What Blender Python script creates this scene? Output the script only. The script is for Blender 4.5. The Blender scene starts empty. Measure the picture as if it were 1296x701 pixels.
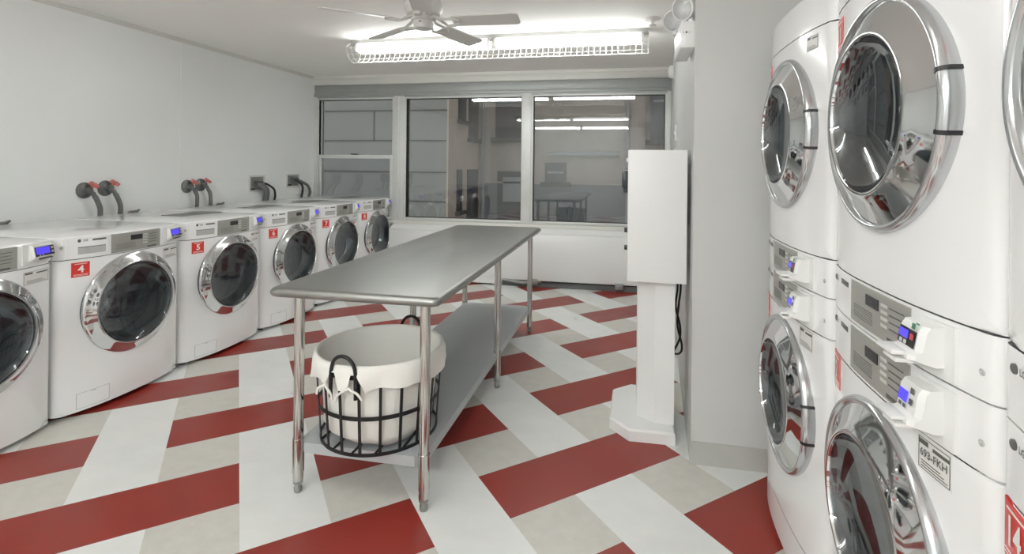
import bpy, bmesh, math, random
from mathutils import Vector, Matrix
random.seed(7)
PI = math.pi
S = bpy.context.scene
COL = S.collection

# ------------------------------------------------------------------ colour / materials
def lin(c):
    def f(v):
        v /= 255.0
        return v / 12.92 if v <= 0.04045 else ((v + 0.055) / 1.055) ** 2.4
    return (f(c[0]), f(c[1]), f(c[2]), 1.0)

def mat(name, rgb, rough=0.5, metal=0.0, var=0.0, vscale=8.0, stretch=(1, 1, 1), bump=0.0, bscale=60.0, rvar=0.0,
        emit=None, estr=0.0, coat=0.0, spec=0.5):
    m = bpy.data.materials.new(name)
    m.use_nodes = True
    nt = m.node_tree
    b = nt.nodes['Principled BSDF']
    c = lin(rgb)
    b.inputs['Base Color'].default_value = c
    b.inputs['Roughness'].default_value = rough
    b.inputs['Metallic'].default_value = metal
    b.inputs['Coat Weight'].default_value = coat
    b.inputs['Specular IOR Level'].default_value = spec
    if emit:
        b.inputs['Emission Color'].default_value = lin(emit)
        b.inputs['Emission Strength'].default_value = estr
    tc = nt.nodes.new('ShaderNodeTexCoord')
    mp = nt.nodes.new('ShaderNodeMapping')
    mp.inputs['Scale'].default_value = stretch
    nt.links.new(tc.outputs['Object'], mp.inputs['Vector'])
    if var or rvar:
        n = nt.nodes.new('ShaderNodeTexNoise')
        n.inputs['Scale'].default_value = vscale
        n.inputs['Detail'].default_value = 6
        n.inputs['Roughness'].default_value = 0.6
        nt.links.new(mp.outputs['Vector'], n.inputs['Vector'])
    if var:
        r = nt.nodes.new('ShaderNodeValToRGB')
        r.color_ramp.elements[0].position = 0.3
        r.color_ramp.elements[1].position = 0.7
        r.color_ramp.elements[0].color = (c[0] * (1 - var), c[1] * (1 - var), c[2] * (1 - var), 1)
        r.color_ramp.elements[1].color = (min(1, c[0] * (1 + var)), min(1, c[1] * (1 + var)), min(1, c[2] * (1 + var)), 1)
        nt.links.new(n.outputs['Fac'], r.inputs['Fac'])
        nt.links.new(r.outputs['Color'], b.inputs['Base Color'])
    if rvar:
        mr = nt.nodes.new('ShaderNodeMapRange')
        mr.inputs['From Min'].default_value = 0.3
        mr.inputs['From Max'].default_value = 0.7
        mr.inputs['To Min'].default_value = max(0.02, rough - rvar)
        mr.inputs['To Max'].default_value = rough + rvar
        nt.links.new(n.outputs['Fac'], mr.inputs['Value'])
        nt.links.new(mr.outputs['Result'], b.inputs['Roughness'])
    if bump:
        n2 = nt.nodes.new('ShaderNodeTexNoise')
        n2.inputs['Scale'].default_value = bscale
        n2.inputs['Detail'].default_value = 4
        nt.links.new(mp.outputs['Vector'], n2.inputs['Vector'])
        bp = nt.nodes.new('ShaderNodeBump')
        bp.inputs['Strength'].default_value = bump
        bp.inputs['Distance'].default_value = 0.01
        nt.links.new(n2.outputs['Fac'], bp.inputs['Height'])
        nt.links.new(bp.outputs['Normal'], b.inputs['Normal'])
    return m

def glass_mat(name, tint, ior=1.5, rough=0.0, extra=0.0):
    m = bpy.data.materials.new(name)
    m.use_nodes = True
    nt = m.node_tree
    nt.nodes.clear()
    out = nt.nodes.new('ShaderNodeOutputMaterial')
    tr = nt.nodes.new('ShaderNodeBsdfTransparent')
    tr.inputs['Color'].default_value = (*tint, 1)
    gl = nt.nodes.new('ShaderNodeBsdfGlossy')
    gl.inputs['Roughness'].default_value = rough
    gl.inputs['Color'].default_value = (0.95, 0.97, 1, 1)
    fr = nt.nodes.new('ShaderNodeFresnel')
    fr.inputs['IOR'].default_value = ior
    ad = nt.nodes.new('ShaderNodeMath')
    ad.operation = 'ADD'
    ad.use_clamp = True
    ad.inputs[1].default_value = extra
    mx = nt.nodes.new('ShaderNodeMixShader')
    nt.links.new(fr.outputs['Fac'], ad.inputs[0])
    nt.links.new(ad.outputs[0], mx.inputs['Fac'])
    nt.links.new(tr.outputs[0], mx.inputs[1])
    nt.links.new(gl.outputs[0], mx.inputs[2])
    nt.links.new(mx.outputs[0], out.inputs['Surface'])
    return m

M = {}
M['wall'] = mat('wall_paint', (238, 240, 239), 0.42, var=0.015, vscale=1.2, bump=0.03, bscale=90)
M['wall_gray'] = mat('gray_wall_paint', (198, 199, 197), 0.40, var=0.02, vscale=1.5, bump=0.03, bscale=120)
M['ceil'] = mat('ceiling_paint', (247, 245, 241), 0.7, var=0.012, vscale=2.0)
M['trim'] = mat('white_trim_paint', (212, 211, 205), 0.35, var=0.01)
M['base'] = mat('vinyl_baseboard', (176, 176, 171), 0.3, var=0.03)
M['frame'] = mat('window_frame_aluminium', (205, 207, 204), 0.38, 0.1, var=0.05, vscale=5)
M['frame_dark'] = mat('window_header_gray', (150, 153, 152), 0.4, 0.2, var=0.05, vscale=5)
M['black_gasket'] = mat('black_rubber', (22, 22, 22), 0.6)
M['tile_red'] = mat('red_vinyl_tile', (130, 39, 30), 0.36, spec=.35, var=0.06, vscale=5.0, bump=0.02, bscale=25, rvar=0.06)
M['tile_white'] = mat('white_vinyl_tile', (230, 232, 230), 0.33, var=0.045, vscale=4.0, stretch=(1, 1.6, 1), bump=0.02, bscale=25, rvar=0.06)
M['tile_gray'] = mat('gray_vinyl_tile', (202, 200, 192), 0.36, var=0.06, vscale=18.0, bump=0.02, bscale=25, rvar=0.06)
M['enamel'] = mat('white_enamel', (240, 241, 241), 0.16, var=0.008, vscale=3, coat=0.25)
M['plastic'] = mat('white_plastic', (228, 229, 227), 0.32)
M['plastic_gray'] = mat('silver_gray_panel', (158, 157, 151), 0.42, 0.3, var=0.04, vscale=14)
M['print'] = mat('dark_gray_print', (84, 84, 82), 0.5)
M['print_light'] = mat('pale_print', (200, 200, 194), 0.5)
M['black'] = mat('black_plastic', (24, 25, 28), 0.3)
M['groove'] = mat('dark_groove', (60, 60, 60), 0.6)
M['slot'] = mat('shadowed_slot', (176, 177, 174), 0.5)
M['chrome'] = mat('polished_chrome', (216, 218, 219), 0.045, 1.0, rvar=0.015, vscale=3)
M['satin'] = mat('satin_silver', (196, 199, 201), 0.16, 0.9, rvar=0.03, vscale=4)
M['inner_ring'] = mat('smoked_inner_ring', (118, 126, 131), 0.14, 0.6)
M['drum'] = mat('drum_steel', (196, 204, 209), 0.26, 0.75, var=0.3, vscale=22, bump=1.0, bscale=38)
M['boot'] = mat('dark_gasket', (74, 79, 83), 0.35)
M['lid'] = mat('gray_top_plate', (112, 113, 110), 0.45, var=0.04)
M['sticker_red'] = mat('red_sticker', (205, 44, 38), 0.35, var=0.02)
M['sticker_faded'] = mat('faded_red_sticker', (206, 96, 88), 0.4, var=0.06)
M['white_print'] = mat('white_print', (240, 238, 234), 0.5)
M['paper'] = mat('white_label_paper', (224, 224, 220), 0.45)
M['lcd'] = mat('violet_blue_screen', (70, 58, 205), 0.2, emit=(74, 60, 235), estr=0.55)
M['key_green'] = mat('green_key', (60, 120, 90), 0.4)
M['key_red'] = mat('red_key', (190, 60, 60), 0.4)
M['washer_glass'] = glass_mat('washer_door_glass', (0.84, 0.89, 0.92), 1.5, 0.01, 0.02)
M['dryer_glass'] = glass_mat('dryer_door_glass', (0.62, 0.65, 0.66), 1.5, 0.02, 0.10)
M['window_glass'] = glass_mat('window_glass', (0.80, 0.83, 0.83), 1.5, 0.0, 0.05)
M['screen_glass'] = glass_mat('screened_window_glass', (0.62, 0.66, 0.68), 1.5, 0.0, 0.04)
M['steel'] = mat('stainless_steel', (148, 149, 146), 0.40, 1.0, var=0.06, vscale=3.0, stretch=(2.2, 1, 1), rvar=0.05, bump=0.01, bscale=40)
M['steel_shelf'] = mat('galvanised_shelf_steel', (178, 183, 186), 0.38, 0.3, var=0.06, vscale=3.0, rvar=0.06)
M['tube'] = mat('polished_steel_tube', (196, 196, 192), 0.14, 1.0, rvar=0.04, vscale=6)
M['foot'] = mat('gray_foot', (140, 141, 139), 0.4, 0.6)
M['iron'] = mat('black_iron', (25, 25, 27), 0.45, 0.5)
M['canvas'] = mat('white_canvas', (230, 228, 222), 0.85, var=0.03, vscale=6, bump=0.12, bscale=160)
M['canvas_in'] = mat('gray_canvas_lining', (196, 194, 190), 0.85, var=0.04, vscale=5, bump=0.1, bscale=160)
M['white_metal'] = mat('white_powder_coat', (236, 237, 236), 0.3, var=0.008)
M['cable'] = mat('black_cable', (18, 18, 18), 0.5)
M['hose'] = mat('gray_hose', (104, 105, 105), 0.5, 0.2, bump=0.3, bscale=150)
M['hose_dark'] = mat('dark_hose', (40, 41, 42), 0.5)
M['valve'] = mat('dark_valve_metal', (104, 106, 105), 0.4, 0.6, var=0.15, vscale=30)
M['valve_red'] = mat('red_valve_handle', (186, 92, 84), 0.45)
M['galv'] = mat('galvanised_box', (150, 151, 148), 0.4, 0.5, var=0.08)
M['fan'] = mat('white_fan_paint', (214, 213, 209), 0.35)
M['tubelight'] = mat('lit_fluorescent_tube', (255, 255, 255), 0.4, emit=(252, 255, 252), estr=27.0)
M['tubelight_dim'] = mat('dim_fluorescent_tube', (255, 255, 255), 0.4, emit=(252, 255, 252), estr=15.0)  # overhead tubes, emission turned down to keep the dryers from overexposing
M['tubelight_fill'] = mat('fill_fluorescent_tube', (255, 255, 255), 0.4, emit=(252, 255, 252), estr=94.0)  # strong emission for the added rear fill fixture
M['fixture_body'] = mat('fixture_body_paint', (150, 150, 147), 0.5)
M['pipe_dark'] = mat('dark_gray_pipe', (82, 84, 84), 0.5)
M['clear'] = glass_mat('clear_lamp_lens', (0.9, 0.9, 0.9), 1.5, 0.0, 0.05)
M['teal'] = mat('dark_teal_reader', (24, 40, 44), 0.4)
M['ext_gray'] = mat('outside_gray_panel', (140, 142, 140), 0.8, var=0.06, vscale=1.0)
M['ext_joint'] = mat('outside_panel_joint', (84, 86, 85), 0.8)
M['ext_beige'] = mat('outside_beige_stucco', (186, 174, 160), 0.85, var=0.14, vscale=1.3)
M['ext_far'] = mat('outside_far_render', (150, 143, 134), 0.85, var=0.16, vscale=1.1)
M['ext_low'] = mat('outside_far_lower', (92, 98, 101), 0.8, var=0.12, vscale=1.5)  # darker colour for the lower part of the far wall
M['ext_dark'] = mat('outside_window_dark', (30, 33, 36), 0.3)
M['ext_sill'] = mat('outside_sill', (66, 66, 64), 0.7)
M['ext_pale'] = mat('outside_blind', (128, 132, 134), 0.7)
M['ext_ground'] = mat('outside_ground', (70, 70, 68), 0.9, var=0.1)

# ------------------------------------------------------------------ mesh builder
class MB:
    def __init__(s):
        s.v = []; s.f = []; s.mi = []; s.cur = 0
    def add(s, vs, fs):
        o = len(s.v)
        s.v += [tuple(p) for p in vs]
        for f in fs:
            s.f.append(tuple(i + o for i in f)); s.mi.append(s.cur)
        return s
    def box(s, x0, x1, y0, y1, z0, z1, bev=0.0, seg=2):
        if bev <= 0:
            v = [(x, y, z) for z in (z0, z1) for y in (y0, y1) for x in (x0, x1)]
            return s.add(v, [(0, 2, 3, 1), (4, 5, 7, 6), (0, 1, 5, 4), (2, 6, 7, 3), (0, 4, 6, 2), (1, 3, 7, 5)])
        bm = bmesh.new()
        bmesh.ops.create_cube(bm, size=1)
        for q in bm.verts:
            q.co = ((x0 + x1) / 2 + q.co.x * (x1 - x0), (y0 + y1) / 2 + q.co.y * (y1 - y0), (z0 + z1) / 2 + q.co.z * (z1 - z0))
        bmesh.ops.bevel(bm, geom=bm.edges[:], offset=bev, segments=seg, profile=0.5, affect='EDGES')
        return s.bm(bm)
    def bm(s, bm):
        bm.verts.index_update()
        s.add([v.co[:] for v in bm.verts], [[v.index for v in f.verts] for f in bm.faces])
        bm.free()
        return s
    def prism(s, pts, z0, z1):
        n = len(pts)
        v = [(x, y, z0) for x, y in pts] + [(x, y, z1) for x, y in pts]
        f = [tuple(range(n - 1, -1, -1)), tuple(range(n, 2 * n))]
        f += [(i, (i + 1) % n, n + (i + 1) % n, n + i) for i in range(n)]
        return s.add(v, f)
    def quad(s, a, b, c, d):
        return s.add([a, b, c, d], [(0, 1, 2, 3)])
    def tube(s, path, r, seg=10, cap=True, closed=False):
        P = [Vector(p) for p in path]
        R = r if isinstance(r, (list, tuple)) else [r] * len(P)
        n = len(P)
        vs = []; fs = []
        up = None
        for i, p in enumerate(P):
            if closed:
                t = P[(i + 1) % n] - P[i - 1]
            else:
                t = P[min(i + 1, n - 1)] - P[max(i - 1, 0)]
            t.normalize()
            if up is None:
                a = Vector((0, 0, 1)) if abs(t.z) < 0.9 else Vector((1, 0, 0))
            else:
                a = up
            e1 = (a - t * a.dot(t)).normalized()
            e2 = t.cross(e1)
            up = e1
            for k in range(seg):
                th = 2 * PI * k / seg
                vs.append(p + (e1 * math.cos(th) + e2 * math.sin(th)) * R[i])
        m = n if closed else n - 1
        for i in range(m):
            for k in range(seg):
                a = i * seg + k; b = i * seg + (k + 1) % seg
                j = (i + 1) % n
                fs.append((a, b, j * seg + (k + 1) % seg, j * seg + k))
        if cap and not closed:
            fs.append(tuple(range(seg - 1, -1, -1)))
            fs.append(tuple((n - 1) * seg + k for k in range(seg)))
        return s.add(vs, fs)
    def lathe(s, prof, fn, seg=64, a0=0.0, a1=2 * PI):
        """prof: list of (r, d); fn(r*cos, r*sin, d) -> point"""
        full = abs(a1 - a0 - 2 * PI) < 1e-6
        cnt = seg if full else seg + 1
        vs = []; fs = []; idx = []
        for r, d in prof:
            if r < 1e-6:
                idx.append([len(vs)] * cnt); vs.append(fn(0, 0, d)); continue
            row = []
            for k in range(cnt):
                th = a0 + (a1 - a0) * k / seg
                row.append(len(vs)); vs.append(fn(r * math.cos(th), r * math.sin(th), d))
            idx.append(row)
        for i in range(len(prof) - 1):
            for k in range(seg):
                k2 = (k + 1) % cnt
                q = [idx[i][k], idx[i][k2], idx[i + 1][k2], idx[i + 1][k]]
                u = []
                for t in q:
                    if t not in u: u.append(t)
                if len(u) >= 3: fs.append(tuple(u))
        return s.add(vs, fs)
    def build(s, name, mats, parent=None, smooth=True, angle=35, loc=None, face=None):
        me = bpy.data.meshes.new(name)
        me.from_pydata(s.v, [], s.f)
        if not isinstance(mats, (list, tuple)): mats = [mats]
        for m in mats: me.materials.append(m)
        me.polygons.foreach_set('material_index', s.mi)
        bm = bmesh.new(); bm.from_mesh(me)
        bmesh.ops.remove_doubles(bm, verts=bm.verts, dist=1e-5)
        bmesh.ops.recalc_face_normals(bm, faces=bm.faces)
        if face:
            fv = Vector(face)
            if sum(q.normal.dot(fv) * q.calc_area() for q in bm.faces) < 0: bmesh.ops.reverse_faces(bm, faces=bm.faces)
        bm.to_mesh(me); bm.free()
        if smooth:
            me.polygons.foreach_set('use_smooth', [True] * len(me.polygons))
            me.set_sharp_from_angle(angle=math.radians(angle))
        o = bpy.data.objects.new(name, me)
        COL.objects.link(o)
        if parent: o.parent = parent
        if loc: o.location = loc
        return o

def curve(P, n=6):
    P = [Vector(p) for p in P]; out = []
    for i in range(len(P) - 1):
        a, b, c, d = P[max(i - 1, 0)], P[i], P[i + 1], P[min(i + 2, len(P) - 1)]
        for k in range(n):
            t = k / n
            out.append(.5 * ((2 * b) + (c - a) * t + (2 * a - 5 * b + 4 * c - d) * t * t + (3 * b - a - 3 * c + d) * t ** 3))
    return out + [P[-1]]

def zfn(cx, cy):            # lathe about a vertical axis
    return lambda a, b, d: (cx + a, cy + b, d)

def empty(name, loc=(0, 0, 0), rz=0.0):
    o = bpy.data.objects.new(name, None)
    o.empty_display_size = 0.1
    COL.objects.link(o)
    o.location = loc; o.rotation_euler = (0, 0, rz)
    return o
def tag(o, label, cat, group=None):
    o['label'] = label; o['category'] = cat
    if group: o['group'] = group
    return o
def struct(o):
    o['kind'] = 'structure'
    return o

def copy_tree(o, parent=None):
    c = o.copy(); COL.objects.link(c)
    if parent: c.parent = parent
    for ch in list(o.children): copy_tree(ch, c)
    return c
def find(o, base):
    for ch in o.children:
        if ch.name.split('.')[0] == base: return ch
        r = find(ch, base)
        if r: return r
    return None

def text_mesh(string, size, bold=0.0):
    cu = bpy.data.curves.new('txt', 'FONT')
    cu.body = string; cu.size = size; cu.align_x = 'CENTER'; cu.align_y = 'CENTER'
    cu.offset = bold * size
    o = bpy.data.objects.new('txt', cu); COL.objects.link(o)
    bpy.context.view_layer.update()
    dg = bpy.context.evaluated_depsgraph_get()
    me = bpy.data.meshes.new_from_object(o.evaluated_get(dg))
    vs = [v.co[:] for v in me.vertices]; fs = [tuple(p.vertices) for p in me.polygons]
    bpy.data.objects.remove(o); bpy.data.meshes.remove(me)
    return vs, fs

# ------------------------------------------------------------------ camera
H = 1.365895
r_ = Vector((0.98087427, 0.19438002, 0.01010323)); f_ = Vector((-0.19438994, 0.98092434, 0.0)); u_ = Vector((-0.0099105, -0.00196397, 0.99994896))
cam = bpy.data.cameras.new('camera'); co = bpy.data.objects.new('camera', cam); COL.objects.link(co)
co.matrix_world = Matrix(((r_.x, u_.x, -f_.x, 0), (r_.y, u_.y, -f_.y, 0), (r_.z, u_.z, -f_.z, H), (0, 0, 0, 1)))
cam.sensor_fit = 'HORIZONTAL'; cam.sensor_width = 36.0
cam.lens = 645.21 * 36.0 / 1296
cam.shift_x = -(666.518 - 648) / 1296
cam.shift_y = -(350.5 - 210.819) / 1296
cam.clip_start = 0.02; cam.clip_end = 100
S.camera = co

# ------------------------------------------------------------------ room shell
WX, WY, CZ, YB = -3.92, 5.86, 2.475, -2.6
PXN, PYN = 0.30, 2.466            # wall corner by the kiosk
RX = 1.46
# floor: vinyl tiles laid as a woven pattern
U = 0.305; A = -0.710407634; GX, GY = 1.94818, -7.72276
def G(u, v):
    dx, dy = (u - GX) * U, (v - GY) * U
    return (math.cos(A) * dx + math.sin(A) * dy, -math.sin(A) * dx + math.cos(A) * dy)
fl = MB()
VO = {0: -0.025, 1: 0.015}
x0, x1, y0, y1 = WX - .1, RX + .1, YB - .1, WY + .1
def clip(poly):
    for ax, lim, sg in ((0, x0, 1), (0, x1, -1), (1, y0, 1), (1, y1, -1)):
        out = []
        for i in range(len(poly)):
            a, b = poly[i], poly[(i + 1) % len(poly)]
            da, db = (a[ax] - lim) * sg, (b[ax] - lim) * sg
            if da >= 0: out.append(a)
            if (da > 0 > db) or (da < 0 < db):
                t = da / (da - db)
                out.append((a[0] + (b[0] - a[0]) * t, a[1] + (b[1] - a[1]) * t))
        poly = out
        if not poly: break
    return poly
for i in range(-26, 40):
    for j in range(-30, 30):
        ce, re = i % 2 == 0, j % 2 == 0
        if ce and re: m = 0 if (i // 2 + j // 2) % 2 == 0 else 1
        elif re: m = 0
        elif ce: m = 1
        else: m = 2
        jv, jw = j + VO.get(j, 0), j + 1 + VO.get(j + 1, 0)
        p = clip([G(i, jv), G(i + 1, jv), G(i + 1, jw), G(i, jw)])
        if len(p) >= 3:
            fl.cur = m
            fl.add([(a, b, 0) for a, b in p], [tuple(range(len(p)))])
fo = fl.build('floor', [M['tile_red'], M['tile_white'], M['tile_gray']], smooth=False); struct(fo)
struct(MB().box(x0, x1, y0, y1, -.12, -.002).build('floor_slab', M['base'], smooth=False)); bpy.data.objects['floor_slab'].name = 'floor_base'
struct(MB().box(WX - .12, RX + .2, YB - .12, WY + .25, CZ, CZ + .1).build('ceiling', M['ceil'], smooth=False))
wl = MB().box(WX - .12, WX, YB, WY + .2, -.02, CZ)
wl.box(WX, WX + .004, 3.86, 3.868, 1.0, CZ - .02)
wl.box(WX, WX + .003, YB, WY - .01, 1.150, 1.155)
struct(wl.build('wall_left', M['wall'], smooth=False))
struct(MB().box(WX, RX + .2, YB - .12, YB, -.02, CZ).build('wall_back', M['wall'], smooth=False))
struct(MB().box(RX, RX + .12, YB, PYN, -.02, CZ).build('wall_right', M['wall'], smooth=False))
pil = MB().prism([(PXN, PYN), (1.7, PYN), (1.7, WY + .2), (.475, WY + .2), (.47, WY)], -.02, CZ)
struct(pil.build('wall_pillar', M['wall_gray'], smooth=False))
# baseboards
bb = MB().prism([(PXN - .006, PYN - .006), (RX, PYN - .006), (RX, PYN), (PXN, PYN), (.47, WY - .1), (.464, WY - .1)], 0, .105)
struct(bb.build('baseboard_right', M['base'], smooth=False))
struct(MB().box(WX, WX + .008, YB, WY, 0, .1).build('baseboard_left', M['base'], smooth=False))
# slim cove where the left wall meets the ceiling, white beam trim over the windows
cv = MB().prism([(0, 0), (.03, 0), (.0, -.032)], YB, WY)
cv.v = [(WX + a, c, CZ + b) for a, b, c in cv.v]
struct(cv.build('trim_1', M['trim'], smooth=False))
bt = MB().box(WX, .465, WY - .06, WY + .2, 2.365, CZ, .006)
bt.box(WX, .466, WY - .075, WY + .1, 2.44, CZ)
struct(bt.build('trim_2', M['trim']))

# ---- window wall
SILL, HEAD = 0.70, 2.215
struct(MB().box(WX, .47, WY, WY + .2, -.02, SILL - .05).build('wall_front', M['wall'], smooth=False))
hd = MB().box(WX, .468, WY - .02, WY + .14, 2.262, 2.366, .004)
hd.box(WX, .466, WY - .032, WY + .1, 2.225, 2.262, .004)
hd.box(WX, .466, WY - .015, WY + .1, HEAD - .01, 2.225)
struct(hd.build('trim_3', M['frame_dark']))
sl = MB().box(WX, .466, WY - .05, WY + .14, SILL - .05, SILL - .002, .006)
struct(sl.build('trim_4', M['trim']))
def window(n, xa, xb, pane_mat, double=False):
    e = struct(empty('window_%d' % n, ((xa + xb) / 2, WY, SILL)))
    f = MB()
    j = .028
    def bx(a, b, c, d, y0=-.005, y1=.10):
        f.box(a, b, WY + y0, WY + y1, c, d, .004)
    bx(xa, xa + j, SILL, HEAD); bx(xb - j, xb, SILL, HEAD)
    bx(xa + j, xb - j, HEAD - j, HEAD); bx(xa + j, xb - j, SILL, SILL + .03)
    fr = f.build('window_frame', M['frame'])
    g = MB().box(xa + j * .6, xa + j + .008, WY + .02, WY + .05, SILL, HEAD)
    g.box(xb - j - .008, xb - j * .6, WY + .02, WY + .05, SILL, HEAD)
    g.box(xa + j, xb - j, WY + .02, WY + .05, HEAD - j - .008, HEAD - j + .002)
    g.box(xa + j, xb - j, WY + .02, WY + .05, SILL + .028, SILL + .038)
    ga = g.build('window_gasket', M['black_gasket'], smooth=False)
    kids = [fr, ga]
    if double:
        mid = 1.468
        s2 = MB()
        s2.box(xa + j, xb - j, WY - .012, WY + .05, mid - .022, mid + .024, .004)
        s2.box(xa + j, xa + j + .03, WY + .0, WY + .05, SILL + .03, mid, .003)
        s2.box(xb - j - .03, xb - j, WY + .0, WY + .05, SILL + .03, mid, .003)
        s2.box(xa + j, xa + j + .012, WY + .03, WY + .06, mid, HEAD - j)
        s2.box(xb - j - .012, xb - j, WY + .03, WY + .06, mid, HEAD - j)
        sa = s2.build('window_sash', M['frame'])
        lt = MB().box((xa + xb) / 2 - .06, (xa + xb) / 2 + .03, WY - .0, WY + .03, mid + .024, mid + .04, .003).build('sash_lock', M['black'])
        p1 = MB().quad((xa + j, WY + .052, mid), (xb - j, WY + .052, mid), (xb - j, WY + .052, HEAD - j), (xa + j, WY + .052, HEAD - j)).build('upper_pane', M['window_glass'], smooth=False, face=(0, -1, 0))
        p2 = MB().quad((xa + j + .03, WY + .024, SILL + .03), (xb - j - .03, WY + .024, SILL + .03), (xb - j - .03, WY + .024, mid - .02), (xa + j + .03, WY + .024, mid - .02)).build('lower_pane', M['screen_glass'], smooth=False, face=(0, -1, 0))
        kids += [sa, lt, p1, p2]
    else:
        kids.append(MB().quad((xa + j, WY + .035, SILL + .03), (xb - j, WY + .035, SILL + .03), (xb - j, WY + .035, HEAD - j), (xa + j, WY + .035, HEAD - j)).build('window_pane', pane_mat, smooth=False, face=(0, -1, 0)))
    for k in kids:
        k.parent = e
        k.matrix_parent_inverse = Matrix.Translation(-Vector(e.location))
    return e
window(1, WX + .03, -2.83, M['window_glass'], True)
window(2, -2.70, -1.20, M['window_glass'])
window(3, -1.115, .432, M['window_glass'])
ml = MB()
for a, b in ((WX, WX + .035), (-2.835, -2.695), (-1.205, -1.11), (.428, .468)):
    ml.box(a, b, WY - .018, WY + .12, SILL - .002, HEAD + .005, .004)
ml.box(-2.79, -2.765, WY - .028, WY, SILL, HEAD, .004)
struct(ml.build('trim_5', M['frame']))

# ------------------------------------------------------------------ light well outside the windows (seen through the glass)
def ext_wall(name, mbs, mats, label, cat):
    o = mbs.build(name, mats, smooth=False)
    return tag(o, label, cat)
e = MB().box(-9, -3.0, 8.2, 8.4, -3, 7)
e.cur = 1
for z in (-.4, .24, .74, 1.24, 1.78, 2.3, 2.9):
    e.box(-9, -2.995, 8.185, 8.21, z, z + .022)
for x, za, zb in ((-4.35, 1.78, 2.3), (-5.35, .74, 1.24), (-3.9, .24, .74)):
    e.box(x, x + .018, 8.185, 8.21, za, zb)
pw = empty('panel_wall', (-6, 8.2, -3)); tag(pw, 'pale gray panelled wall seen through the left window, across the light well', 'outside wall')
def under(o, p):
    o.parent = p; o.matrix_parent_inverse = Matrix.Translation(-Vector(p.location)); return o
under(e.build('panel_face', [M['ext_gray'], M['ext_joint']], smooth=False), pw)
bh = empty('stucco_building', (-1, 10.1, -3)); tag(bh, 'beige stucco building with dark sash windows, beyond the middle and right windows', 'building')
sd = MB().box(-3.2, -3.0, 8.38, 10.2, -3, 7)
sd.box(-3.0, -2.97, 8.18, 8.42, -3, 7)
under(sd.build('side_wall', M['ext_beige'], smooth=False), bh)
fw_ = MB().box(-3.0, 4.5, 10.1, 10.3, -3, 7)
fw_.box(.05, .32, 9.9, 10.12, -3, 7); fw_.box(.95, 1.25, 9.9, 10.12, -3, 7)
fw_.box(-2.95, .05, 10.05, 10.12, 1.02, 1.06)
fw_.cur = 1
fw_.box(-2.95, .05, 10.07, 10.12, -3, 1.02)
under(fw_.build('far_wall', [M['ext_far'], M['ext_low']], smooth=False), bh)
tag(MB().tube([(-1.55, 10.0, 1.62), (-.15, 10.0, 1.62)], .05, 10).build('horizontal_pipe', M['ext_pale']), 'pale horizontal pipe on the far wall outside the right window', 'pipe')
for (x, ya, yb, za, zb) in ((-3.0, 8.75, 9.2, 2.2, 3.6), (-3.0, 9.35, 10.0, 1.9, 3.6), (-3.0, 8.7, 9.0, .55, 1.3), (-3.0, 9.3, 10.0, -.5, 1.3)):
    w = MB().box(x - .02, x + .012, ya, yb, za, zb)
    wo = under(w.build('window', M['ext_dark'], smooth=False), bh)
    so = MB().box(x, x + .08, ya - .05, yb + .05, za - .07, za).build('window_ledge', M['ext_sill'], smooth=False)
    so.parent = wo; so.matrix_parent_inverse = Matrix.Translation(-Vector(bh.location)); so.matrix_parent_inverse = (Matrix.Translation(Vector(bh.location)) @ wo.matrix_parent_inverse).inverted() @ Matrix.Translation(-Vector(bh.location)) if False else Matrix.Identity(4)
for (xa, xb, za, zb, lower) in ((-2.65, -1.95, 1.95, 3.4, 0), (-2.6, -1.95, .1, 1.27, 1), (.42, .9, 1.9, 3.4, 0), (-1.62, -1.2, 1.06, 1.45, 0), (1.4, 2.1, 1.7, 3.2, 0)):
    w = MB().box(xa, xb, 10.06, 10.11, za, zb)
    w.cur = 1
    if lower: w.box(xa + .12, xb - .12, 10.05, 10.1, za + .55, zb - .12)
    else: w.box(xa + .05, xb - .05, 10.05, 10.1, (za + zb) / 2 - .02, (za + zb) / 2 + .02)
    wo = under(w.build('window', [M['ext_dark'], M['ext_pale']], smooth=False), bh)
    so = MB().box(xa - .08, xb + .08, 9.98, 10.1, za - .09, za).build('window_ledge', M['ext_sill'], smooth=False)
    so.parent = wo
tag(MB().tube([(-2.88, 9.98, -3), (-2.88, 9.98, 7)], .035, 10).build('downpipe', M['ext_pale']), 'pale vertical downpipe in the corner outside the middle window', 'downpipe')
tag(MB().tube([(-.0, 9.85, -3), (-.0, 9.85, 2.6)], .035, 10).build('downpipe', M['ext_pale']), 'pale vertical drainpipe outside the right window', 'downpipe')
tag(MB().box(-9, 5, 6.1, 10.4, -3.1, -3.0).build('courtyard_ground', M['ext_ground'], smooth=False), 'dark ground at the bottom of the light well outside', 'ground')['kind'] = 'structure'
struct(MB().box(3.4, 3.6, 6.1, 10.4, -3, 7).build('wall_courtyard', M['ext_far'], smooth=False))

# ------------------------------------------------------------------ laundry machines
def bowfn(w, b, r=.028):
    def f(x):
        t = min(1.0, abs(2 * x / w))
        y = -b * (1 - t ** 2.6)
        d = abs(x) - (w / 2 - r)
        if d > 0:
            d = min(d, r)
            y += r - math.sqrt(max(0, r * r - d * d))
        return y
    return f

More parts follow.
